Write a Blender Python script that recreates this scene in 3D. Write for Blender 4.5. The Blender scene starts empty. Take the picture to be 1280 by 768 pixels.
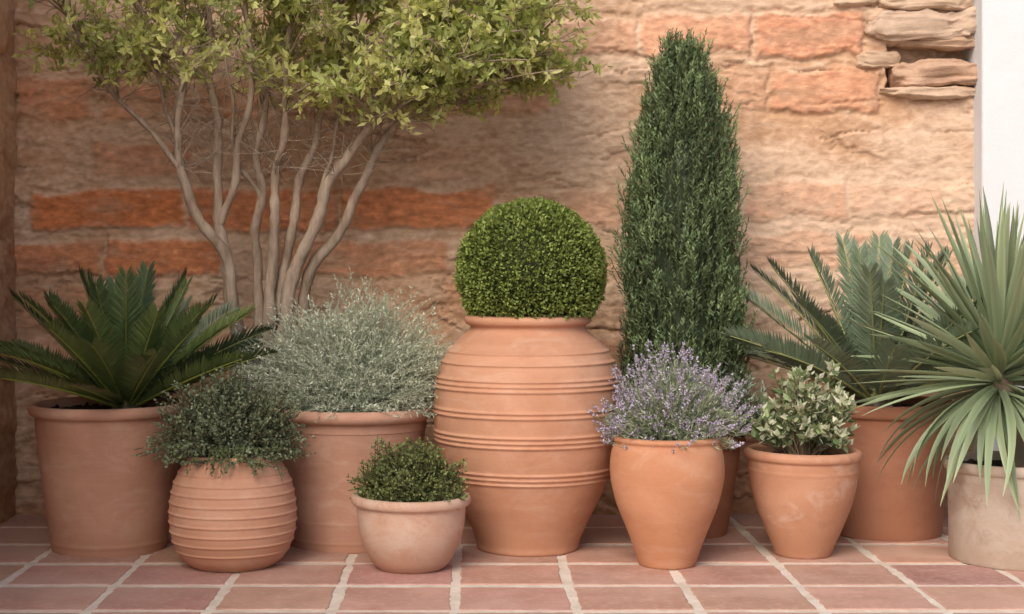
import bpy, math, random
import numpy as np
from mathutils import noise, Vector
random.seed(4); rng=np.random.default_rng(7)
scene=bpy.context.scene
scene.view_settings.view_transform='Standard'
try: scene.view_settings.look='None'
except Exception: pass
scene.view_settings.exposure=0

# ---------------------------------------------------------------- helpers
class MB:
    def __init__(s): s.v=[];s.f=[];s.c=[];s.m=[];s.n=0
    def add(s,v,f,c,mi=0):
        v=np.asarray(v,float).reshape(-1,3)
        c=np.asarray(c,float)
        if c.ndim==1: c=np.tile(c,(len(v),1))
        s.v.append(v); s.c.append(c)
        f=np.asarray(f,int)+s.n
        s.f.extend(f.tolist()); s.m.extend([mi]*len(f)); s.n+=len(v)
    def build(s,name,mats,smooth=True):
        v=np.concatenate(s.v); c=np.concatenate(s.c)
        me=bpy.data.meshes.new(name); me.from_pydata(v.tolist(),[],s.f)
        for m in mats: me.materials.append(m)
        if len(mats)>1: me.polygons.foreach_set('material_index',s.m)
        if smooth: me.polygons.foreach_set('use_smooth',[True]*len(me.polygons))
        a=me.color_attributes.new('col','FLOAT_COLOR','POINT')
        c4=np.ones((len(v),4)); c4[:,:3]=np.clip(c,0,1)
        a.data.foreach_set('color',c4.ravel())
        me.update()
        o=bpy.data.objects.new(name,me); scene.collection.objects.link(o); return o
def nrm(a): return a/np.maximum(np.linalg.norm(a,axis=-1,keepdims=True),1e-9)
def rdir(n): return nrm(rng.normal(size=(n,3)))
def leaves(M,P,D,L,W,C,fold=.25,bend=0.1,up=None,mi=0):
    n=len(P); D=nrm(D); L=np.broadcast_to(np.asarray(L,float),(n,))[:,None]; W=np.broadcast_to(np.asarray(W,float),(n,))[:,None]
    R=rdir(n) if up is None else up+rdir(n)*.3
    S=nrm(np.cross(D,R)); N=np.cross(S,D)
    V=np.stack([P,P+D*L*.42+S*W*.5,P+D*L*.5-N*W*fold,P+D*L*.42-S*W*.5,P+D*L-N*L*bend],1)
    b=np.arange(n)[:,None]*5
    F=np.concatenate([b+np.array([[0,2,4,1]]),b+np.array([[0,3,4,2]])])
    M.add(V,F,np.repeat(C,5,0) if np.ndim(C)==2 else C,mi)
def bez(A,B,C,t):
    t=np.asarray(t)[...,None]; return (1-t)**2*A+2*t*(1-t)*B+t*t*C
def bezt(A,B,C,t):
    t=np.asarray(t)[...,None]; return nrm(2*(1-t)*(B-A)+2*t*(C-B))
def stems(M,A,B,C,r0,r1,col,seg=5,k=3,mi=0):
    n=len(A); ts=np.linspace(0,1,seg+1)
    P=np.stack([bez(A,B,C,np.full(n,t)) for t in ts],1)
    T=nrm(C-A+1e-6); U=nrm(np.cross(T,[.3,.5,.81])); V=np.cross(T,U)
    r=np.linspace(r0,r1,seg+1)[None,:,None,None]
    a=np.arange(k)*2*math.pi/k
    O=U[:,None,None,:]*np.cos(a)[None,None,:,None]+V[:,None,None,:]*np.sin(a)[None,None,:,None]
    Q=P[:,:,None,:]+O*r
    F=[]
    base=np.arange(n)*(seg+1)*k
    for i in range(seg):
        for j in range(k):
            j2=(j+1)%k
            F.append(np.stack([base+i*k+j,base+i*k+j2,base+(i+1)*k+j2,base+(i+1)*k+j],1))
    M.add(Q,np.concatenate(F),col,mi)
def smoothline(pts,n):
    pts=np.array(pts,float); p=np.vstack([2*pts[0]-pts[1],pts,2*pts[-1]-pts[-2]])
    out=[]
    m=len(pts)-1
    for i in range(m):
        p0,p1,p2,p3=p[i:i+4]
        for t in np.linspace(0,1,n,endpoint=False):
            out.append(.5*((2*p1)+(-p0+p2)*t+(2*p0-5*p1+4*p2-p3)*t*t+(-p0+3*p1-3*p2+p3)*t**3))
    out.append(pts[-1]); return np.array(out)
def tube(M,pts,rad,col,k=8,mi=0,rough=0.0):
    pts=np.array(pts); n=len(pts); T=nrm(np.gradient(pts,axis=0))
    U=nrm(np.cross(T,[0.1,1,0.05])); V=np.cross(T,U); a=np.arange(k)*2*math.pi/k
    rad=np.asarray(rad)[:,None,None]*(1+rough*rng.normal(size=(n,k,1)))
    Q=pts[:,None,:]+(U[:,None,:]*np.cos(a)[None,:,None]+V[:,None,:]*np.sin(a)[None,:,None])*rad
    F=[[i*k+j,i*k+(j+1)%k,(i+1)*k+(j+1)%k,(i+1)*k+j] for i in range(n-1) for j in range(k)]
    M.add(Q,F,col,mi)
def colvar(n,c1,c2,jit=.12):
    t=rng.random((n,1)); c=np.array(c1)*(1-t)+np.array(c2)*t
    return c*(1+jit*rng.normal(size=(n,1)))

# ---------------------------------------------------------------- materials
def newmat(name):
    m=bpy.data.materials.new(name); m.use_nodes=True; nt=m.node_tree
    return m,nt,nt.nodes['Principled BSDF'],nt.nodes['Material Output']
def mix(nt,f,a,b,blend='MIX'):
    n=nt.nodes.new('ShaderNodeMix'); n.data_type='RGBA'; n.blend_type=blend
    for s,v in ((0,f),(6,a),(7,b)):
        if isinstance(v,bpy.types.NodeSocket): nt.links.new(v,n.inputs[s])
        else: n.inputs[s].default_value=v if s==0 else (*v,1)
    return n.outputs[2]
def noi(nt,vec,scale,detail=4,rough=.6,sc=(1,1,1),dist=0):
    mp=nt.nodes.new('ShaderNodeMapping'); mp.inputs['Scale'].default_value=sc; nt.links.new(vec,mp.inputs[0])
    n=nt.nodes.new('ShaderNodeTexNoise'); n.inputs['Scale'].default_value=scale; n.inputs['Detail'].default_value=detail
    n.inputs['Roughness'].default_value=rough; n.inputs['Distortion'].default_value=dist
    nt.links.new(mp.outputs[0],n.inputs['Vector']); return n.outputs[0]
def ramp(nt,fac,a,b,lo=0,hi=1):
    n=nt.nodes.new('ShaderNodeMapRange'); n.inputs[1].default_value=a;n.inputs[2].default_value=b
    n.inputs[3].default_value=lo;n.inputs[4].default_value=hi; nt.links.new(fac,n.inputs[0]); return n.outputs[0]
def bump(nt,bs,h,strength,dist,prev=None):
    b=nt.nodes.new('ShaderNodeBump'); b.inputs['Strength'].default_value=strength; b.inputs['Distance'].default_value=dist
    nt.links.new(h,b.inputs['Height'])
    if prev is not None: nt.links.new(prev,b.inputs['Normal'])
    nt.links.new(b.outputs[0],bs.inputs['Normal']); return b.outputs[0]
def tco(nt): return nt.nodes.new('ShaderNodeTexCoord').outputs['Object']
def attr(nt):
    at=nt.nodes.new('ShaderNodeAttribute'); at.attribute_name='col'; return at.outputs['Color']

def leafmat(name,rough=.5,trans=.25,spec=.4):
    m,nt,bs,out=newmat(name); at=attr(nt)
    if spec==0:
        nt.nodes.remove(bs); bs=nt.nodes.new('ShaderNodeBsdfDiffuse'); nt.links.new(at,bs.inputs[0]); nt.links.new(bs.outputs[0],out.inputs[0])
    else:
        nt.links.new(at,bs.inputs['Base Color'])
        bs.inputs['Roughness'].default_value=rough; bs.inputs['Specular IOR Level'].default_value=spec
    if trans>0:
        tr=nt.nodes.new('ShaderNodeBsdfTranslucent')
        c=mix(nt,1.0,at,(1.3,1.4,.75),'MULTIPLY'); nt.links.new(c,tr.inputs[0])
        mx=nt.nodes.new('ShaderNodeMixShader'); mx.inputs[0].default_value=trans
        nt.links.new(bs.outputs[0],mx.inputs[1]); nt.links.new(tr.outputs[0],mx.inputs[2]); nt.links.new(mx.outputs[0],out.inputs[0])
    return m
LEAF=leafmat('leaf',.55,.15,.3); TREELEAF=leafmat('tree_leaf',.5,.40,.35); GLOSSY=leafmat('glossy_leaf',.40,0,.5); SILVER=leafmat('silver_leaf',.8,.15,0)
def barkmat():
    m,nt,bs,o=newmat('bark'); tc=tco(nt)
    n=noi(nt,tc,20,5,.7,(1,1,.3)); n2=noi(nt,tc,6,3,.6)
    c=mix(nt,ramp(nt,n,.35,.65),(.23,.165,.12),(.46,.37,.285)); c=mix(nt,ramp(nt,n2,.5,.7,0,.5),c,(.53,.46,.37))
    nt.links.new(c,bs.inputs['Base Color']); bs.inputs['Roughness'].default_value=.9; bump(nt,bs,n,.8,.012); return m
BARK=barkmat()
def soilmat():
    m,nt,bs,o=newmat('soil'); tc=tco(nt)
    n=noi(nt,tc,60,4,.7); nt.links.new(mix(nt,n,(.018,.012,.008),(.08,.05,.035)),bs.inputs['Base Color'])
    bs.inputs['Roughness'].default_value=1; bump(nt,bs,n,1,.02); return m
SOIL=soilmat()
def terracotta(name,base,pat=.25,seed=0,patcol=(.66,.50,.40),grime=.3,thr=.5,ringb=.08,st=2.6):
    m,nt,bs,o=newmat(name)
    tc0=tco(nt)
    mp=nt.nodes.new('ShaderNodeMapping'); mp.inputs['Location'].default_value=(seed*3.1,seed*1.7,seed*.37); nt.links.new(tc0,mp.inputs[0]); tc=mp.outputs[0]
    b=np.array(base)
    big=noi(nt,tc,4,4,.6,(1,1,1.6),.4); streak=noi(nt,tc,6,7,.7,(1,1,st),.9); fine=noi(nt,tc,90,3,.7); ring=noi(nt,tc,3,3,.6,(.6,.6,45))
    c=mix(nt,ramp(nt,big,.3,.7),tuple(b*np.array([.86,.80,.75])),tuple(b*np.array([1.07,1.10,1.13])))
    c=mix(nt,ramp(nt,streak,thr,thr+.22,0,pat),c,patcol)
    c=mix(nt,ramp(nt,ring,.5,.75,0,.09),c,tuple(b*np.array([1.2,1.3,1.4])))
    c=mix(nt,ramp(nt,fine,.58,.82,0,.4),c,tuple(b*.62))
    g=noi(nt,tc,9,6,.75,(1,1,1),1.0)
    c=mix(nt,ramp(nt,g,.54,.74,0,grime),c,tuple(b*np.array([.62,.53,.5])))
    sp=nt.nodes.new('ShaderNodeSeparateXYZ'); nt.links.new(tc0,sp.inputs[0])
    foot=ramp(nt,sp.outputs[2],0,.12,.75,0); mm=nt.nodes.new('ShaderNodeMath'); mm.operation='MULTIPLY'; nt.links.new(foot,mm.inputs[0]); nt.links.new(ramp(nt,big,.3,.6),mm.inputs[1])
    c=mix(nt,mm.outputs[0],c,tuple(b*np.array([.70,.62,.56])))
    nt.links.new(c,bs.inputs['Base Color']); bs.inputs['Roughness'].default_value=.85
    bs.inputs['Specular IOR Level'].default_value=.22
    p=bump(nt,bs,ring,ringb,.005); bump(nt,bs,fine,.25,.002,p)
    return m

# ---------------------------------------------------------------- pots
def pot(name,x,y,prof,mat,ridges=(),step=.004,seg=112,soil=None,wob=.003,thick=.016):
    """prof: outer (r,z) control points from foot to rim top."""
    line=smoothline([(r,0,z) for r,z in prof],24)
    d=np.concatenate([[0],np.cumsum(np.linalg.norm(np.diff(line,axis=0),axis=1))])
    s=np.linspace(0,d[-1],int(d[-1]/step)+2); r=np.interp(s,d,line[:,0]); z=np.interp(s,d,line[:,2])
    for zr,a,w in ridges: r=r+a*np.exp(-((z-zr)/w)**2)
    H=prof[-1][1]; ri=prof[-1][0]
    inner=[(ri-thick*.35,H+.002),(ri-thick*.8,H),(ri-thick*1.1,H-.01),(ri-thick*1.2,H-.04),(ri-thick*1.2,H-.07)]
    r=np.concatenate([[.001,prof[0][0]-.008],r,[p[0] for p in inner]]); z=np.concatenate([[.002,.001],z,[p[1] for p in inner]])
    k=seg; a=np.arange(k)*2*math.pi/k
    wr=1+wob*np.sin(2*a+x*9)[None,:]+wob*.8*np.sin(3*a[None,:]+z[:,None]*14)+wob*.4*np.sin(5*a[None,:]-z[:,None]*40)
    R=r[:,None]*wr
    V=np.stack([R*np.cos(a),R*np.sin(a),np.repeat(z[:,None],k,1)+wob*.6*np.sin(a+x*5)[None,:]*(z[:,None]/H)],2)
    n=len(r); F=[[i*k+j,i*k+(j+1)%k,(i+1)*k+(j+1)%k,(i+1)*k+j] for i in range(n-1) for j in range(k)]
    M=MB(); M.add(V,F,(1,1,1))
    zs=H-.03 if soil is None else soil
    rr=np.linspace(.0005,ri-thick*1.05,14); hh=zs+.006*rng.normal(size=(14,k)); hh[-1]=zs;hh[0]=zs
    SV=np.stack([rr[:,None]*np.cos(a),rr[:,None]*np.sin(a),hh],2)
    F=[[i*k+j,i*k+(j+1)%k,(i+1)*k+(j+1)%k,(i+1)*k+j] for i in range(13) for j in range(k)]
    M.add(SV,F,(1,1,1),1)
    o=M.build(name,[mat,SOIL]); o.location=(x,y,0); return o

tc_a=terracotta('terracotta_a',(.52,.29,.20),.35,1)
tc_b=terracotta('terracotta_b',(.57,.32,.215),.3,2)
tc_c=terracotta('terracotta_c',(.53,.31,.225),.4,3)
tc_d=terracotta('terracotta_d',(.55,.35,.26),.6,4,(.62,.53,.45),.45,.46,st=1.3)
tc_e=terracotta('terracotta_e',(.545,.295,.19),.35,5)
tc_f=terracotta('terracotta_f',(.53,.265,.155),.25,6)
tc_g=terracotta('terracotta_g',(.49,.26,.165),.75,7,(.64,.53,.46),.55,.54,st=1.5)
tc_h=terracotta('terracotta_h',(.40,.19,.12),.25,8,(.48,.31,.23))
tc_i=terracotta('terracotta_i',(.44,.35,.285),.6,9,(.56,.51,.45),.9,.45,st=1.1)

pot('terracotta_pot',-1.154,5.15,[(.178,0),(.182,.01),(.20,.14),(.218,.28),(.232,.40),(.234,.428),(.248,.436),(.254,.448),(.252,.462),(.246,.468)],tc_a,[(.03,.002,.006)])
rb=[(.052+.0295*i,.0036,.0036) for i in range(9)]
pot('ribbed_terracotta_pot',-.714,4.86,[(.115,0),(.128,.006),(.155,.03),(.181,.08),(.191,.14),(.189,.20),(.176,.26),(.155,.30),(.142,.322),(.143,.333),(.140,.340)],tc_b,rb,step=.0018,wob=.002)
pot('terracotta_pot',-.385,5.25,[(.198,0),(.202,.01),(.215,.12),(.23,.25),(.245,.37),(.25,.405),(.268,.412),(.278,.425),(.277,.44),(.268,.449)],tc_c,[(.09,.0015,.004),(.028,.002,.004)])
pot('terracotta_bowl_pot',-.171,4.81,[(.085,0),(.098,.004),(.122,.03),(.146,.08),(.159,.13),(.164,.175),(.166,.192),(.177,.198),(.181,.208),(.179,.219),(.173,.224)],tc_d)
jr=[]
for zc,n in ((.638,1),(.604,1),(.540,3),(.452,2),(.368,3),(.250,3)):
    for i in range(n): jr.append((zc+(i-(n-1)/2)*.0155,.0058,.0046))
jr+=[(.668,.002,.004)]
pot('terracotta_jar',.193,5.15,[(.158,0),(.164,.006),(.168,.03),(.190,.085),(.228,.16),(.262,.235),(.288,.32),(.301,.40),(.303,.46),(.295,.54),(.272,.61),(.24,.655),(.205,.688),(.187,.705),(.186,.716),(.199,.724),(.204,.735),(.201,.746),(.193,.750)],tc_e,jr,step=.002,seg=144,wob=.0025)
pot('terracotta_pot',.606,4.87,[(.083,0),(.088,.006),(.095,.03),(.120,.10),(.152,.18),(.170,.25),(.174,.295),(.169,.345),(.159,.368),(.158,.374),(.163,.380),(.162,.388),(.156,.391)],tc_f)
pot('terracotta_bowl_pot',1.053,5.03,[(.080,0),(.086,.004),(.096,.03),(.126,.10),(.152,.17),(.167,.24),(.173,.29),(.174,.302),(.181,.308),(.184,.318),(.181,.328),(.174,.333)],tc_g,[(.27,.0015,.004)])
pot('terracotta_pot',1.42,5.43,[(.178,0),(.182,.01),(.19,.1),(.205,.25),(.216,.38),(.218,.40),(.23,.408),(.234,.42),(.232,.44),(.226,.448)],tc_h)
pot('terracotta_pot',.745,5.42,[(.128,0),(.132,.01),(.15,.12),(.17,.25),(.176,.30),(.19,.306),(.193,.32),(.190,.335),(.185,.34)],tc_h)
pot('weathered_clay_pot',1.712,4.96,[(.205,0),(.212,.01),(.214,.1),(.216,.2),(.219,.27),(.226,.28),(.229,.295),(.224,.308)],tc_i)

# ---------------------------------------------------------------- plants
def core(M,pts_fn,col,nu=40,nv=24):
    V=[pts_fn(u/(nv-1),2*math.pi*j/nu) for u in range(nv) for j in range(nu)]
    F=[[i*nu+j,i*nu+(j+1)%nu,(i+1)*nu+(j+1)%nu,(i+1)*nu+j] for i in range(nv-1) for j in range(nu)]
    M.add(V,F,col)
# boxwood ball
c=np.array([.203,5.15,.882]); R=.238
M=MB()
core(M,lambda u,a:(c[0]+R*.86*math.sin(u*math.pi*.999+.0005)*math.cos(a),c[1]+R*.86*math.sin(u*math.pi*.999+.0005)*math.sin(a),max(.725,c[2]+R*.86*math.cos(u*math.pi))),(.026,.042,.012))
n=34000; d=rdir(n); lump=np.array([noise.noise(Vector(p*5))for p in d])*.025+np.array([noise.noise(Vector(p*13))for p in d])*.034
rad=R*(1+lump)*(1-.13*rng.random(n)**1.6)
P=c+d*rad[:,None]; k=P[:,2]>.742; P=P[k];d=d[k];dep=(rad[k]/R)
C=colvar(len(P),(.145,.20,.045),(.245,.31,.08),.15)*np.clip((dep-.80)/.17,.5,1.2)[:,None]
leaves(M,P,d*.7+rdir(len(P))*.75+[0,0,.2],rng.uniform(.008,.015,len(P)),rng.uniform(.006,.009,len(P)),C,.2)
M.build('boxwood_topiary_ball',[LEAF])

# conifer column
M=MB(); cx,cy=.732,5.45
zz=[.33,.45,.6,.8,1.0,1.2,1.4,1.50,1.56,1.62,1.66]; rr=[.14,.168,.182,.185,.178,.156,.114,.085,.060,.036,.012]
core(M,lambda u,a:(cx+np.interp(.33+u*1.28,zz,rr)*.74*math.cos(a),cy+np.interp(.33+u*1.28,zz,rr)*.74*math.sin(a),.33+u*1.28),(.042,.064,.036))
n=3500; z=.33+1.31*rng.random(n)**1.05; a=rng.random(n)*2*math.pi
lum=np.array([noise.noise(Vector((math.cos(q)*2.4,math.sin(q)*2.4,w*4.5))) for q,w in zip(a,z)])+.5*np.array([noise.noise(Vector((math.cos(q)*6,math.sin(q)*6,w*11+7))) for q,w in zip(a,z)])
rd=np.interp(z,zz,rr)*(1+.30*lum)*(1-.28*rng.random(n)**1.5)
A=np.stack([cx+rd*np.cos(a),cy+rd*np.sin(a),z-.03],1)
out=np.stack([np.cos(a),np.sin(a),np.zeros(n)],1)
ln=rng.uniform(.05,.105,n)[:,None]
Cc=A+(np.array([0,0,1.])+out*rng.uniform(.05,.5,(n,1))+rdir(n)*.22)*ln; B=(A+Cc)/2+out*.012
Cc[:,1]=np.minimum(Cc[:,1],5.74)
stems(M,A,B,Cc,.0016,.0008,(.09,.11,.05),3)
kk=18; t=np.tile(np.linspace(.08,1,kk),n); i=np.repeat(np.arange(n),kk)
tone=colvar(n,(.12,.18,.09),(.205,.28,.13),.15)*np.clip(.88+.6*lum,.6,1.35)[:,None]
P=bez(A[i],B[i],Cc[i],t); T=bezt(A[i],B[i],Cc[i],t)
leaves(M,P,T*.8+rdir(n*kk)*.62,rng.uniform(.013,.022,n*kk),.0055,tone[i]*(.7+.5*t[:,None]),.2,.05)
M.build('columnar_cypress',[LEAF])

def bush(name,cx,cy,zb,rx,ry,rz,n,kk,L,W,c1,c2,mat,r0=.06,tmin=.35,low=-.1,spread=.8,stemc=(.12,.10,.06),extra=None,shell=.55,zoff=0,sr=.0016,dark=.6,corer=0.,corec=.35,lump=.28,up=.12):
    M=MB(); d=rdir(n*3); d=d[d[:,2]>low][:n]; n=len(d)
    lm=np.array([noise.noise(Vector(q*2.6)+Vector((cx*7,cy,0))) for q in d])
    s=(shell+(1-shell)*rng.random(n)**.6)*(1+lump*lm)
    C=np.array([cx,cy,zb+zoff])+d*np.array([rx,ry,rz])*s[:,None]
    q=rng.random(n)*2*math.pi; rr_=r0*np.sqrt(rng.random(n))
    A=np.stack([cx+rr_*np.cos(q),cy+rr_*np.sin(q),np.full(n,zb-.02)],1)
    A[:,:2]+= (C[:,:2]-A[:,:2])*.15
    B=(A+C)/2; B[:,2]+=np.linalg.norm(C-A,axis=1)*.18; B+=rng.normal(size=(n,3))*.012
    if corer>0:
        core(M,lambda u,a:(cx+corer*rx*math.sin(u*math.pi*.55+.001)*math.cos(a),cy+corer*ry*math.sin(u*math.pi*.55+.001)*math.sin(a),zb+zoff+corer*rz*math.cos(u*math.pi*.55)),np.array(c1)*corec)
    stems(M,A,B,C,sr,sr*.5,stemc,5)
    t=tmin+(1-tmin)*rng.random(n*kk); i=np.repeat(np.arange(n),kk); P=bez(A[i],B[i],C[i],t); T=bezt(A[i],B[i],C[i],t)
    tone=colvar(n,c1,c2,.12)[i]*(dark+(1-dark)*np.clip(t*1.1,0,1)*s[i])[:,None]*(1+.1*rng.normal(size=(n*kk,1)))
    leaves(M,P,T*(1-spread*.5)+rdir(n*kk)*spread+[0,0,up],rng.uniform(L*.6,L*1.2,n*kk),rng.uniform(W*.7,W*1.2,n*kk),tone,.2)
    if extra: extra(M,A,B,C,T)
    return M.build(name,[mat])

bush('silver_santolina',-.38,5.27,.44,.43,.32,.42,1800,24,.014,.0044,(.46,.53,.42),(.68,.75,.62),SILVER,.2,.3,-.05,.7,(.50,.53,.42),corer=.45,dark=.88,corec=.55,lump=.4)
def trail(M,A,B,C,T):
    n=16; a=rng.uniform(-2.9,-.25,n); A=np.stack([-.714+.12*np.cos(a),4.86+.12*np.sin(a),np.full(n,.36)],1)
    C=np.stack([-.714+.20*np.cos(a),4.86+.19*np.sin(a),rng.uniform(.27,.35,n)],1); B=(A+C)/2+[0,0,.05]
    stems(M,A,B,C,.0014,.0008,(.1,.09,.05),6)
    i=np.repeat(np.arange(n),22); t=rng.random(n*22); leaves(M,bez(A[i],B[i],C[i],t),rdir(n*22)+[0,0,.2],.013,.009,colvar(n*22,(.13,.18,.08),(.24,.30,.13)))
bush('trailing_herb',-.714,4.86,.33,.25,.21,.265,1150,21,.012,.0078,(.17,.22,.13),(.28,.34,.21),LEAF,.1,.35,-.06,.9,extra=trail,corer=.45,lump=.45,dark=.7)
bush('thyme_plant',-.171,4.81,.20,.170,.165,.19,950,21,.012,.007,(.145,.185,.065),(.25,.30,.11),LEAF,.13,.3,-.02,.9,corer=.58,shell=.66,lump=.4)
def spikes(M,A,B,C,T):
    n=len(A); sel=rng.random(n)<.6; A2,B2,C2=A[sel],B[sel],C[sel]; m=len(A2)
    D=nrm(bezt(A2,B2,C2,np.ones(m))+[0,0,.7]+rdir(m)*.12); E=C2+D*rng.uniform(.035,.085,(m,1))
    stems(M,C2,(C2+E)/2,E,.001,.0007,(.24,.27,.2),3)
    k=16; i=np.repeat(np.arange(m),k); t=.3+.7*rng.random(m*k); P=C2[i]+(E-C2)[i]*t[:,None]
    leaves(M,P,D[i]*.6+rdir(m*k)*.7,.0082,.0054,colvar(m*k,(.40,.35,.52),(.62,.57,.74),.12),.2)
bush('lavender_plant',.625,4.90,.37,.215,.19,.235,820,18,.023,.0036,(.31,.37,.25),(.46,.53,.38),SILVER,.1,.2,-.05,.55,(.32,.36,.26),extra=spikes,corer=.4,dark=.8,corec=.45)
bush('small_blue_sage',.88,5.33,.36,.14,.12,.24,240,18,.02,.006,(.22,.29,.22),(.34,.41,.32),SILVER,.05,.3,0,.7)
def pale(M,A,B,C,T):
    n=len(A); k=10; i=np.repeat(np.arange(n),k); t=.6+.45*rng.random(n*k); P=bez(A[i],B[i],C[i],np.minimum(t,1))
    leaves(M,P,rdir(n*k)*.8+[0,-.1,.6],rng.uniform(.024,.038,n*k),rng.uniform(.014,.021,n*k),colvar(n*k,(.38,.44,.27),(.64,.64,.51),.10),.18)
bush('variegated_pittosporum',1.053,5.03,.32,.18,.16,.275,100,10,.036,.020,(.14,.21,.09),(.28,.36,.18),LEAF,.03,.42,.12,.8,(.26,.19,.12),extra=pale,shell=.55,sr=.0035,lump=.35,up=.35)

# sago palms
def sago(name,x,y,z,fr,c1,c2,trunkr=.05,W=.08,lw=.0080,k=60):
    M=MB()
    tube(M,[(x,y,z-.12),(x,y,z-.05),(x,y,z+.01),(x,y,z+.03)],[trunkr,trunkr*1.1,trunkr*.9,trunkr*.3],(.10,.075,.05),12,rough=.08)
    for az,el,L,dr in fr:
        az=math.radians(az); n=30; ts=np.linspace(0,1,n); e=math.radians(el)-math.radians(dr)*ts**1.3
        h=np.array([math.cos(az),math.sin(az),0]); T=h[None]*np.cos(e)[:,None]+np.array([0,0,1.])[None]*np.sin(e)[:,None]
        P=np.array([x,y,z])+h*.02+np.cumsum(T*L/n,0); roll=rng.normal()*.3
        S=np.array([-math.sin(az),math.cos(az),0])[None].repeat(n,0)
        U=-np.sin(e)[:,None]*h[None]+np.cos(e)[:,None]*np.array([0,0,1.])
        S2=S*math.cos(roll)+U*math.sin(roll); U2=U*math.cos(roll)-S*math.sin(roll)
        tone=colvar(1,c1,c2,.1)[0]
        tube(M,P,np.linspace(.0055,.0018,n),tone*np.array([1.9,1.5,.9]),5)
        t2=np.linspace(.09,1,k)
        for sg in (-1,1):
            I=lambda q:np.stack([np.interp(t2,ts,q[:,j]) for j in range(3)],1)
            Pi=I(P); Ti=nrm(I(T)); Si=I(S2)*sg; Ui=I(U2)
            fa=np.radians(28+34*t2**2)[:,None]
            D=Si*np.cos(fa)+Ti*np.sin(fa)+Ui*.40+rng.normal(size=(k,3))*.04
            wl=W*np.clip((t2)/.25,.3,1)*np.sqrt(np.clip(1-((t2-.5)/.60)**2,.14,1))
            cc=tone*(1+.13*rng.normal(size=(k,1)))
            leaves(M,Pi,D,wl*rng.uniform(.88,1.06,k),lw,cc,.25,.05,up=Ui*3)
    return M.build(name,[GLOSSY])
fl=[]
for i in range(12): fl.append((i*360/12+rng.uniform(-8,8),rng.uniform(16,27),rng.uniform(.46,.53),rng.uniform(6,18)))
for i in range(15): fl.append((i*360/15+rng.uniform(-8,8),rng.uniform(28,40),rng.uniform(.45,.51),rng.uniform(6,20)))
for i in range(14): fl.append((i*360/14+12+rng.uniform(-9,9),rng.uniform(44,58),rng.uniform(.43,.49),rng.uniform(4,16)))
for i in range(9): fl.append((i*360/9+rng.uniform(-15,15),rng.uniform(64,82),rng.uniform(.41,.47),rng.uniform(3,12)))
sago('sago_palm',-1.10,5.15,.45,fl,(.06,.105,.045),(.14,.20,.06),lw=.0088,k=64,W=.085)
fr=[]
for i in range(18): fr.append((i*360/18+rng.uniform(-8,8),rng.uniform(20,38),rng.uniform(.52,.58),rng.uniform(8,22)))
for i in range(17): fr.append((i*360/17+12+rng.uniform(-9,9),rng.uniform(42,58),rng.uniform(.52,.60),rng.uniform(6,18)))
for i in range(12): fr.append((i*360/12+rng.uniform(-15,15),rng.uniform(62,84),rng.uniform(.52,.58),rng.uniform(4,12)))
fr=[(a,e,l*(.55 if math.sin(math.radians(a))>.45 and e<66 else 1),d) for a,e,l,d in fr]
sago('sago_palm',1.37,5.36,.45,fr,(.13,.19,.125),(.22,.29,.19),W=.095,lw=.0100,k=64)

# yucca
M=MB(); yc=np.array([1.645,4.96,.575])
tube(M,[(1.70,4.96,.24),(1.69,4.96,.38),(1.665,4.96,.50),(1.645,4.96,.575)],[.045,.04,.042,.03],(.2,.16,.11),12,rough=.1)
nb=220
for i in range(nb):
    u=(i+.5)/nb; az=i*2.39996+rng.normal()*.15
    if u<.74: el=math.radians(88-128*u+rng.normal()*7); dr=rng.uniform(0,20)
    else: el=math.radians(rng.uniform(-32,-4)); dr=rng.uniform(38,75)
    L=rng.uniform(.46,.60)*(1 if el>0 else .92); h=np.array([math.cos(az),math.sin(az),0])
    ns=12; ts=np.linspace(0,1,ns); e=el-math.radians(dr)*ts**1.3*math.cos(el); e=np.maximum(e,math.radians(-84))
    T=h[None]*np.cos(e)[:,None]+np.array([0,0,1.])*np.sin(e)[:,None]
    P=yc+np.array([0,0,(.5-u)*.12])+np.vstack([np.zeros(3),np.cumsum(T*L/ns,0)[:-1]])
    tw=rng.normal()*.45; s0=np.array([-math.sin(az),math.cos(az),0]); U=-np.sin(e)[:,None]*h+np.cos(e)[:,None]*np.array([0,0,1.])
    P=P+s0*(rng.normal()*.035*ts**2)[:,None]
    S=s0*math.cos(tw)+U*math.sin(tw); w=.0140*np.interp(ts,[0,.12,.45,.8,1],[.7,.75,1,.6,.03])[:,None]
    Q=np.stack([P-S*w,P-U*w*.45,P+S*w],1)
    F=[[r*3+j,r*3+j+1,(r+1)*3+j+1,(r+1)*3+j] for r in range(ns-1) for j in range(2)]
    tone=colvar(1,(.18,.24,.14),(.32,.40,.24),.12)[0]; cc=tone[None]*(np.interp(ts,[0,.1,.9,1],[1.25,1.,1.,1.3])[:,None,None])*np.array([1.15,.88,1.06])[None,:,None]*np.ones((ns,3,3))
    M.add(Q,F,cc.reshape(-1,3))
M.build('yucca_plant',[leafmat('yucca_leaf',.5,0,.4)])

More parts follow.
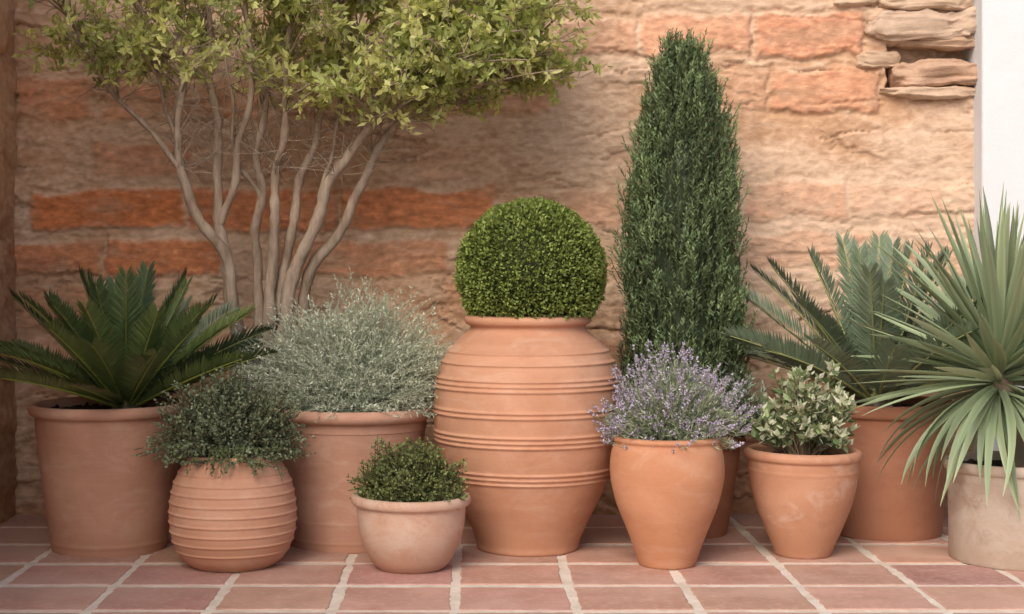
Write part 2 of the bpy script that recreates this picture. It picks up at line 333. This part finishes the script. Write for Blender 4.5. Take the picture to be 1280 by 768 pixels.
# multi-trunk tree
M=MB(); trunks=[]
def tr(pts,r0,r1):
    l=smoothline(pts,9); n=len(l); l=l+np.array([[noise.noise(Vector(p*6)),noise.noise(Vector(p*6+np.array([5,0,0]))),0] for p in l])*.026
    l[:,1]=np.minimum(l[:,1],5.66)
    rad=np.interp(np.linspace(0,1,n),[0,1],[r0,r1])*(1+.10*rng.normal(size=n)); tube(M,l,rad,(.3,.25,.2),9,1,rough=.03); trunks.append(l); return l
tr([(-.72,5.5,0),(-.78,5.5,.4),(-.82,5.5,.88),(-.95,5.48,1.13),(-.99,5.46,1.33),(-.97,5.42,1.6),(-1.02,5.4,2.0)],.027,.009)
tr([(-.97,5.47,1.22),(-1.10,5.45,1.38),(-1.22,5.42,1.53),(-1.40,5.4,1.85)],.012,.005)
tr([(-.73,5.53,0),(-.77,5.53,.5),(-.83,5.52,.88),(-.86,5.52,1.13),(-.87,5.5,1.45),(-.92,5.45,2.0)],.028,.010)
tr([(-.85,5.52,1.05),(-.78,5.48,1.28),(-.74,5.44,1.6),(-.76,5.4,1.95)],.016,.007)
tr([(-.70,5.56,0),(-.72,5.56,.5),(-.73,5.57,.85),(-.73,5.55,1.15),(-.71,5.5,1.35),(-.63,5.42,1.9)],.026,.009)
tr([(-.68,5.5,0),(-.69,5.5,.6),(-.67,5.48,.95),(-.655,5.45,1.15),(-.63,5.4,1.37),(-.58,5.3,1.9)],.026,.009)
tr([(-.67,5.54,0),(-.66,5.54,.7),(-.62,5.52,1.0),(-.58,5.5,1.2),(-.50,5.48,1.42),(-.42,5.4,1.9)],.024,.009)
tr([(-.66,5.5,0),(-.63,5.5,.72),(-.55,5.48,1.0),(-.46,5.46,1.2),(-.30,5.42,1.4),(-.15,5.38,1.55),(.02,5.3,1.9)],.028,.009)
tr([(-.64,5.54,0),(-.58,5.54,.75),(-.46,5.53,1.0),(-.37,5.52,1.17),(-.29,5.50,1.35),(-.10,5.48,1.5),(.05,5.45,1.62),(.22,5.4,1.88)],.024,.007)
tr([(-.12,5.48,1.48),(.0,5.5,1.47),(.12,5.5,1.60),(.24,5.48,1.70)],.009,.004)
tr([(-.99,5.46,1.33),(-1.06,5.44,1.52),(-1.10,5.4,1.8)],.009,.004)
tr([(-.73,5.55,1.12),(-.80,5.5,1.32),(-.82,5.44,1.7)],.009,.004)
tr([(-.50,5.48,1.16),(-.44,5.48,1.38),(-.36,5.42,1.7)],.009,.004)
allp=np.concatenate([l[len(l)//2:] for l in trunks])
cl=[]
while len(cl)<390:
    p=np.array([rng.uniform(-1.48,.40),rng.uniform(5.0,5.64),rng.uniform(1.38,2.0)])
    zl=np.interp(p[0],[-1.5,-1.2,-.9,-.6,-.2,0,.15,.40],[1.60,1.56,1.55,1.48,1.42,1.45,1.47,1.54])
    zt=np.interp(p[0],[-1.5,-1.0,-.2,.34],[1.88,2.0,2.0,1.95])
    if p[2]<zl or p[2]>zt: continue
    if p[0]<-.75 and rng.random()<.45: continue
    if noise.noise(Vector(p*4.5))<-.06 : continue
    cl.append(p)
cl=np.array(cl)
A=[];B=[];C=[]
for p in cl:
    d=np.linalg.norm(allp-p,axis=1)+np.maximum(0,allp[:,2]-p[2]+.05)*3+rng.random(len(allp))*.1
    q=allp[np.argmin(d)]; A.append(q); C.append(p); B.append((q+p)/2+[0,0,.03]+rng.normal(size=3)*.03)
A,B,C=map(np.array,(A,B,C)); stems(M,A,B,C,.0045,.0018,(.2,.15,.1),6,4,1)
ns=7; i=np.repeat(np.arange(len(cl)),ns); t=rng.uniform(.55,1,len(i)); A2=bez(A[i],B[i],C[i],t); C2=A2+rdir(len(i))*rng.uniform(.04,.12,(len(i),1))+[0,0,.02]
C2[:,1]=np.minimum(C2[:,1],5.70)
stems(M,A2,(A2+C2)/2+rng.normal(size=A2.shape)*.008,C2,.0018,.0009,(.2,.15,.1),3,3,1)
nt_=1000; qi=rng.integers(0,len(allp),nt_); q=allp[qi]; q=q[(q[:,2]>1.2)&(q[:,2]<1.85)]; e=q+rdir(len(q))*rng.uniform(.08,.26,(len(q),1))*[1,.4,1]+[0,0,.08]; e[:,1]=np.minimum(e[:,1],5.7)
stems(M,q,(q+e)/2+rng.normal(size=q.shape)*.025,e,.0024,.0009,(.2,.15,.1),5,3,1)
kl=9; i=np.repeat(np.arange(len(C2)),kl); tone=colvar(len(cl),(.36,.42,.15),(.62,.62,.28),.1); ti=np.repeat(np.arange(len(cl)),ns*kl)
t=rng.uniform(.35,1,len(i)); P=A2[i]+(C2-A2)[i]*t[:,None]+rng.normal(size=(len(i),3))*.004
leaves(M,P,nrm(C2-A2)[i]*.5+rdir(len(i))*.8+[0,0,.15],rng.uniform(.022,.042,len(i)),rng.uniform(.012,.020,len(i)),tone[ti]*(1+.15*rng.normal(size=(len(i),1))),.2,.12)
M.build('olive_tree',[TREELEAF,BARK])

# ---------------------------------------------------------------- walls
def ss(a,b,x): t=min(1,max(0,(x-a)/(b-a))); return t*t*(3-2*t)
BR=[(42,232,238,286,1.0,0.0),(234,420,234,288,.9,.1),(424,618,235,286,1.0,.15),(130,275,300,345,.95,.1),(18,126,302,345,.85,.2),(115,238,178,224,.55,.3),
(20,112,95,150,.65,.2),(500,690,92,142,.6,.5),(690,798,24,68,.6,.7),(803,940,20,66,.7,.6),(945,1078,18,70,1.0,.7),(965,1098,86,138,.8,.65),
(830,960,90,136,.45,.8),(930,1060,228,275,.5,.7),(1064,1180,232,272,.3,.8),(340,560,300,345,.65,.2),(700,800,236,280,.4,.5),(250,330,96,150,.5,.2),(130,240,100,148,.5,.2),
(20,180,360,410,.5,.3),(560,700,350,400,.45,.4),(930,1110,290,335,.35,.6),(690,780,300,350,.3,.5),(1110,1222,300,345,.3,.6),(520,640,178,222,.3,.6),(30,160,420,470,.3,.3),(700,900,420,470,.3,.4)]
BRW=[((a-585)/345,(b-585)/345,.94-(d-320)/345,.94-(c_-320)/345,e,hue) for a,b,c_,d,e,hue in BR]
HOLE=((1108-585)/345,(1226-585)/345,.94-(112-320)/345,.94-(50-320)/345)
def wall(name,w0,w1,h,org,ax,nrmv,bricks,seed,step=.006,hole=None,tint=(1,1,1)):
    nx=int((w1-w0)/step); nz=int(h/step); V=np.zeros((nz+1,nx+1,3)); C=np.zeros((nz+1,nx+1,3))
    ax=np.array(ax,float); nv=np.array(nrmv,float); org=np.array(org,float)
    nn=noise.noise; fr=noise.fractal
    buff=np.array([.54,.34,.215]); pale_=np.array([.66,.49,.365]); br_o=np.array([.62,.235,.10]); br_p=np.array([.64,.36,.245]); crevice_shade=np.array([.26,.16,.10])
    for iz in range(nz+1):
        z=iz*step
        for ix in range(nx+1):
            x=w0+ix*step
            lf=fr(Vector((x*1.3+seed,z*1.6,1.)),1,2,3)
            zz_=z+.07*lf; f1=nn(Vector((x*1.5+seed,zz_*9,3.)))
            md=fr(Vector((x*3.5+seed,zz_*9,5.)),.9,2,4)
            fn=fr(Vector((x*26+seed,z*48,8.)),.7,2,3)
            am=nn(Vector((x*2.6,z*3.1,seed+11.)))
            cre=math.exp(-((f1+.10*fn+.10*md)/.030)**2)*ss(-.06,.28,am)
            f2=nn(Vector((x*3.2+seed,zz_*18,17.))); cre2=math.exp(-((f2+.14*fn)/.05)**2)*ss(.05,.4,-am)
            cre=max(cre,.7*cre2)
            rgh=ss(-.35,.35,am+.5*lf)   # smooth rendered areas alternate with flaking ones
            led=ss(-.03,.03,f1+.12*md)
            hgt=.010*lf+(.004+.004*rgh)*md+(.0022+.0028*rgh)*fn-.015*cre+.007*led*rgh
            w=ss(-.6,.5,lf+.4*md+.4*fn+.30*(x/1.8)+.25*(z-1.0)); col=buff*(1-w)+pale_*w
            bm=0
            for (a,b,c0,d0,e,hue) in bricks:
                if x<a-.07 or x>b+.07 or z<c0-.07 or z>d0+.07: continue
                wx=x+.022*md+.008*fn; wz=z+.022*nn(Vector((x*7,z*3,2.)))+.008*fn+.010*md
                dd=min(wx-a,b-wx,wz-c0,d0-wz)
                m=ss(-.006,.016,dd); ed=math.exp(-((dd+.010)/.010)**2)
                wear=ss(-.5+.4*(1-e),.2+.35*(1-e),md*.8+lf*.4+.3*e)
                mm=m*min(1,e*1.0)*(.4+.6*wear)
                hgt=hgt*(1-.6*m*e)+m*e*.006-ed*.008*e
                bc=br_o*(1-hue)+br_p*hue; bc=bc*(1+.15*md+.20*fn)
                col=col*(1-mm)+bc*mm; bm=max(bm,m*e)
            col=col*(1+.14*fn+.07*md)
            cc=cre*(1-.7*bm)*.45; col=col*(1-cc)+crevice_shade*cc  # crevice shade painted into the wall colour along the cracks
            low_tint=ss(.6,.0,z+.25*lf)*.5; col=col*(1-low_tint)+col*np.array([.72,.60,.52])*low_tint  # wall colour turns browner and darker towards the bottom
            if hole and hole[0]-.05<x<hole[1]+.05 and hole[2]-.05<z<hole[3]+.05:
                dd=min(x-hole[0],hole[1]-x,z-hole[2],hole[3]-z)+.02*md; hgt-=.10*ss(-.005,.02,dd)
            V[iz,ix]=org+ax*x+nv*hgt+np.array([0,0,z]); C[iz,ix]=col*tint
    idx=np.arange((nz+1)*(nx+1)).reshape(nz+1,nx+1)
    F=np.stack([idx[:-1,:-1],idx[:-1,1:],idx[1:,1:],idx[1:,:-1]],-1).reshape(-1,4)
    M=MB(); M.add(V,F,C.reshape(-1,3)); return M
def wallmat():
    m,nt,bs,o=newmat('weathered_masonry'); tc=tco(nt); at=attr(nt)
    n1=noi(nt,tc,14,7,.72,(1,1,2.0),.5); n2=noi(nt,tc,80,4,.7,(1,1,1.4)); n3=noi(nt,tc,5,6,.65,(1,1,3),1)
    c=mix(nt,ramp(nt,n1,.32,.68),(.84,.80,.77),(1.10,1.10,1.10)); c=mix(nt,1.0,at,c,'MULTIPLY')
    c=mix(nt,ramp(nt,n3,.52,.72,0,.32),c,(.66,.53,.42))
    c=mix(nt,ramp(nt,n2,.58,.8,0,.35),c,(.32,.20,.13))
    nt.links.new(c,bs.inputs['Base Color']); bs.inputs['Roughness'].default_value=.95; bs.inputs['Specular IOR Level'].default_value=.12
    p=bump(nt,bs,n1,.6,.010); bump(nt,bs,n2,.45,.003,p); return m
WM=wallmat()
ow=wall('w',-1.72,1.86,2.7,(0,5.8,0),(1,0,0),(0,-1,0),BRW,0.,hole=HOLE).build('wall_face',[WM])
root=bpy.data.objects.new('stone_wall',None); scene.collection.objects.link(root); ow.parent=root
def stone(x,y,z,sx,sy,sz,col,seed,rot=0):
    M=MB(); nu,nv=96,40; V=[]
    for i in range(nv):
        ph=-math.pi/2+math.pi*(i+.001)/(nv-1+.002)
        for j in range(nu):
            th=2*math.pi*j/nu; f=lambda v,e:math.copysign(abs(v)**e,v)
            p=Vector((f(math.cos(ph),.4)*f(math.cos(th),.4),f(math.cos(ph),.4)*f(math.sin(th),.5),f(math.sin(ph),.6)))
            q=Vector((p.x*sx,p.y*sy,p.z*sz))
            k=noise.fractal(Vector((q.x*8+seed*5,q.y*9,q.z*16)),.9,2,5)
            taper=1-.5*max(0,math.sin(q.x*9+seed*2))*abs(p.x)**2
            q=Vector((q.x*(1+.14*k),q.y*(1+.35*k),q.z*taper*(1+.45*k)+.30*sz*noise.noise(Vector((q.x*9,seed,0)))))
            q.y+=.010*noise.noise(Vector((q.x*10,q.z*80,seed)))+.004*noise.noise(Vector((q.x*40,q.z*90,seed))); q.z+=.004*noise.noise(Vector((q.x*40,q.z*60,seed)))
            V.append((x+q.x*math.cos(rot)-q.z*math.sin(rot),y+q.y,z+q.z*math.cos(rot)+q.x*math.sin(rot)))
    F=[[i*nu+j,i*nu+(j+1)%nu,(i+1)*nu+(j+1)%nu,(i+1)*nu+j] for i in range(nv-1) for j in range(nu)]
    M.add(V,F,col); o=M.build('stone',[WM]); o.parent=root
def px(a,b,c_,d,y,col,seed,rot=0):
    s=2000/y; stone(((a+b)/2-585)/s,y,.94-((c_+d)/2-320)/s,(b-a)/2/s,.055,(d-c_)/2/s,col,seed,rot)
sc1=(.56,.43,.32)
px(1096,1212,-6,14,5.81,sc1,1.3,.01); px(1084,1226,15,54,5.82,(.57,.44,.34),2,.03); px(1112,1230,76,108,5.82,(.50,.34,.245),3,.03)
px(1096,1236,109,124,5.82,(.56,.42,.31),4.4,-.01); px(1068,1122,66,88,5.845,(.54,.40,.29),5,-.04); px(1118,1218,50,63,5.845,(.44,.31,.22),6.2)
px(1040,1096,-4,10,5.83,sc1,7,.05); px(1070,1230,-34,-8,5.81,sc1,8)
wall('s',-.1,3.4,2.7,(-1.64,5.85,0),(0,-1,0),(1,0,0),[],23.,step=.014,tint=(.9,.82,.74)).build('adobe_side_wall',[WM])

def box(M,x0,x1,y0,y1,z0,z1,col,mi=0):
    v=[(x0,y0,z0),(x1,y0,z0),(x1,y1,z0),(x0,y1,z0),(x0,y0,z1),(x1,y0,z1),(x1,y1,z1),(x0,y1,z1)]
    M.add(v,[[0,1,5,4],[1,2,6,5],[2,3,7,6],[3,0,4,7],[4,5,6,7],[3,2,1,0]],col,mi)
m,nt,bs,o=newmat('white_render'); tc=tco(nt); n=noi(nt,tc,9,5,.65); n2=noi(nt,tc,60,3,.6)
nt.links.new(mix(nt,n,(.64,.67,.71),(.71,.74,.78)),bs.inputs['Base Color']); bs.inputs['Roughness'].default_value=.9; p=bump(nt,bs,n,.3,.015); bump(nt,bs,n2,.25,.004,p)
M=MB(); box(M,1.833,4.5,5.70,6.1,-.02,2.75,(1,1,1)); ob=M.build('white_plaster_wall',[m],False)
bv=ob.modifiers.new('b','BEVEL'); bv.width=.012; bv.segments=3

# ---------------------------------------------------------------- floor
m,nt,bs,o=newmat('grout'); tc=tco(nt); n=noi(nt,tc,12,5,.7); n2=noi(nt,tc,120,3,.6)
c_=mix(nt,ramp(nt,n,.35,.65),(.58,.50,.42),(.76,.69,.61)); nt.links.new(c_,bs.inputs['Base Color']); bs.inputs['Roughness'].default_value=.95; bump(nt,bs,n2,.4,.003)
GR=m
M=MB(); M.add([(-150,-200,-.0015),(150,-200,-.0015),(150,200,-.0015),(-150,200,-.0015)],[[0,1,2,3]],(1,1,1)); M.build('ground',[GR],False)
m,nt,bs,o=newmat('floor_tile'); tc=tco(nt); at=attr(nt)
n1=noi(nt,tc,7,6,.7,(1,1,1),.6); n2=noi(nt,tc,45,5,.7); n3=noi(nt,tc,2.5,4,.6)
c_=mix(nt,ramp(nt,n1,.3,.7),(.80,.76,.74),(1.12,1.13,1.14)); c_=mix(nt,1.0,at,c_,'MULTIPLY')
c_=mix(nt,ramp(nt,n2,.50,.72,0,.45),c_,(.66,.53,.46)); c_=mix(nt,ramp(nt,n3,.42,.66,0,.4),c_,(.60,.44,.37))
nt.links.new(c_,bs.inputs['Base Color']); nt.links.new(ramp(nt,n1,.3,.7,.45,.75),bs.inputs['Roughness']); bs.inputs['Specular IOR Level'].default_value=.4
bump(nt,bs,n1,.45,.005); TM=m
M=MB(); S=.325; g=.013; bw=.005
for i in range(-16,17):
    for j in range(-20,18):
        x0=-.035+i*S+g; x1=-.035+(i+1)*S-g; y1=4.23+(j)*S-g*1.4; y0=y1-S+g*2.8
        if y1>6.2 or y0<-2.5: continue
        x0,x1,y0,y1=[v+rng.normal()*.003 for v in (x0,x1,y0,y1)]
        h=rng.normal()*.0006; tl=rng.normal()*.0006
        col=np.array([.49,.285,.225])*(1+.09*rng.normal())*np.array([1,1+.03*rng.normal(),1+.03*rng.normal()])
        def loop(ins,z):
            out=[]
            K=10
            for (ax_,ay,bx,by) in ((x0,y0,x1,y0),(x1,y0,x1,y1),(x1,y1,x0,y1),(x0,y1,x0,y0)):
                for k in range(K):
                    t=k/K; X=ax_+(bx-ax_)*t; Y=ay+(by-ay)*t
                    cxm,cym=(x0+x1)/2,(y0+y1)/2
                    X+=(cxm-X)/(S/2)*ins; Y+=(cym-Y)/(S/2)*ins
                    w=noise.noise(Vector((X*30,Y*30,i+j*.3)))*.007
                    X+=w; Y+=w*.7
                    out.append((X,Y,z+h+tl*(X-cxm)/S))
            return out
        L0=loop(0,-.008);L1=loop(.001,.0);L2=loop(bw,.0015); kk=len(L0)
        F=[[q,(q+1)%kk,kk+(q+1)%kk,kk+q] for q in range(kk)]+[[kk+q,kk+(q+1)%kk,2*kk+(q+1)%kk,2*kk+q] for q in range(kk)]
        n0=M.n; M.add(L0+L1+L2,F,col); M.f.append([n0+2*kk+q for q in range(kk)]); M.m.append(0)
M.build('tiled_floor',[TM],False)

# ---------------------------------------------------------------- light / camera
w=bpy.data.worlds.new('World'); scene.world=w; w.use_nodes=True; nt=w.node_tree; bg=nt.nodes['Background']
sky=nt.nodes.new('ShaderNodeTexSky'); sky.sky_type='NISHITA'; sky.sun_disc=False
EL=math.radians(40); AZ=math.radians(204)   # compass heading of the sun (from +Y clockwise): behind-left of the camera
sky.sun_elevation=EL; sky.sun_rotation=AZ; sky.air_density=.8; sky.dust_density=4.5; sky.ozone_density=.5
nt.links.new(sky.outputs[0],bg.inputs[0]); bg.inputs[1].default_value=.15
ld=bpy.data.lights.new('sun','SUN'); ld.energy=2.0; ld.angle=math.radians(42); ld.color=(1,.90,.79)
lo=bpy.data.objects.new('sun',ld); scene.collection.objects.link(lo)
sd=Vector((math.sin(AZ)*math.cos(EL),math.cos(AZ)*math.cos(EL),math.sin(EL))); lo.rotation_euler=sd.to_track_quat('Z','Y').to_euler(); lo.location=sd*8
cd=bpy.data.cameras.new('camera'); co=bpy.data.objects.new('camera',cd); scene.collection.objects.link(co); scene.camera=co
co.location=(0,0,.94); co.rotation_euler=(math.pi/2,0,0); cd.lens=2000/1280*36; cd.sensor_width=36; cd.shift_y=-64/1280; cd.shift_x=55/1280; cd.clip_end=1000
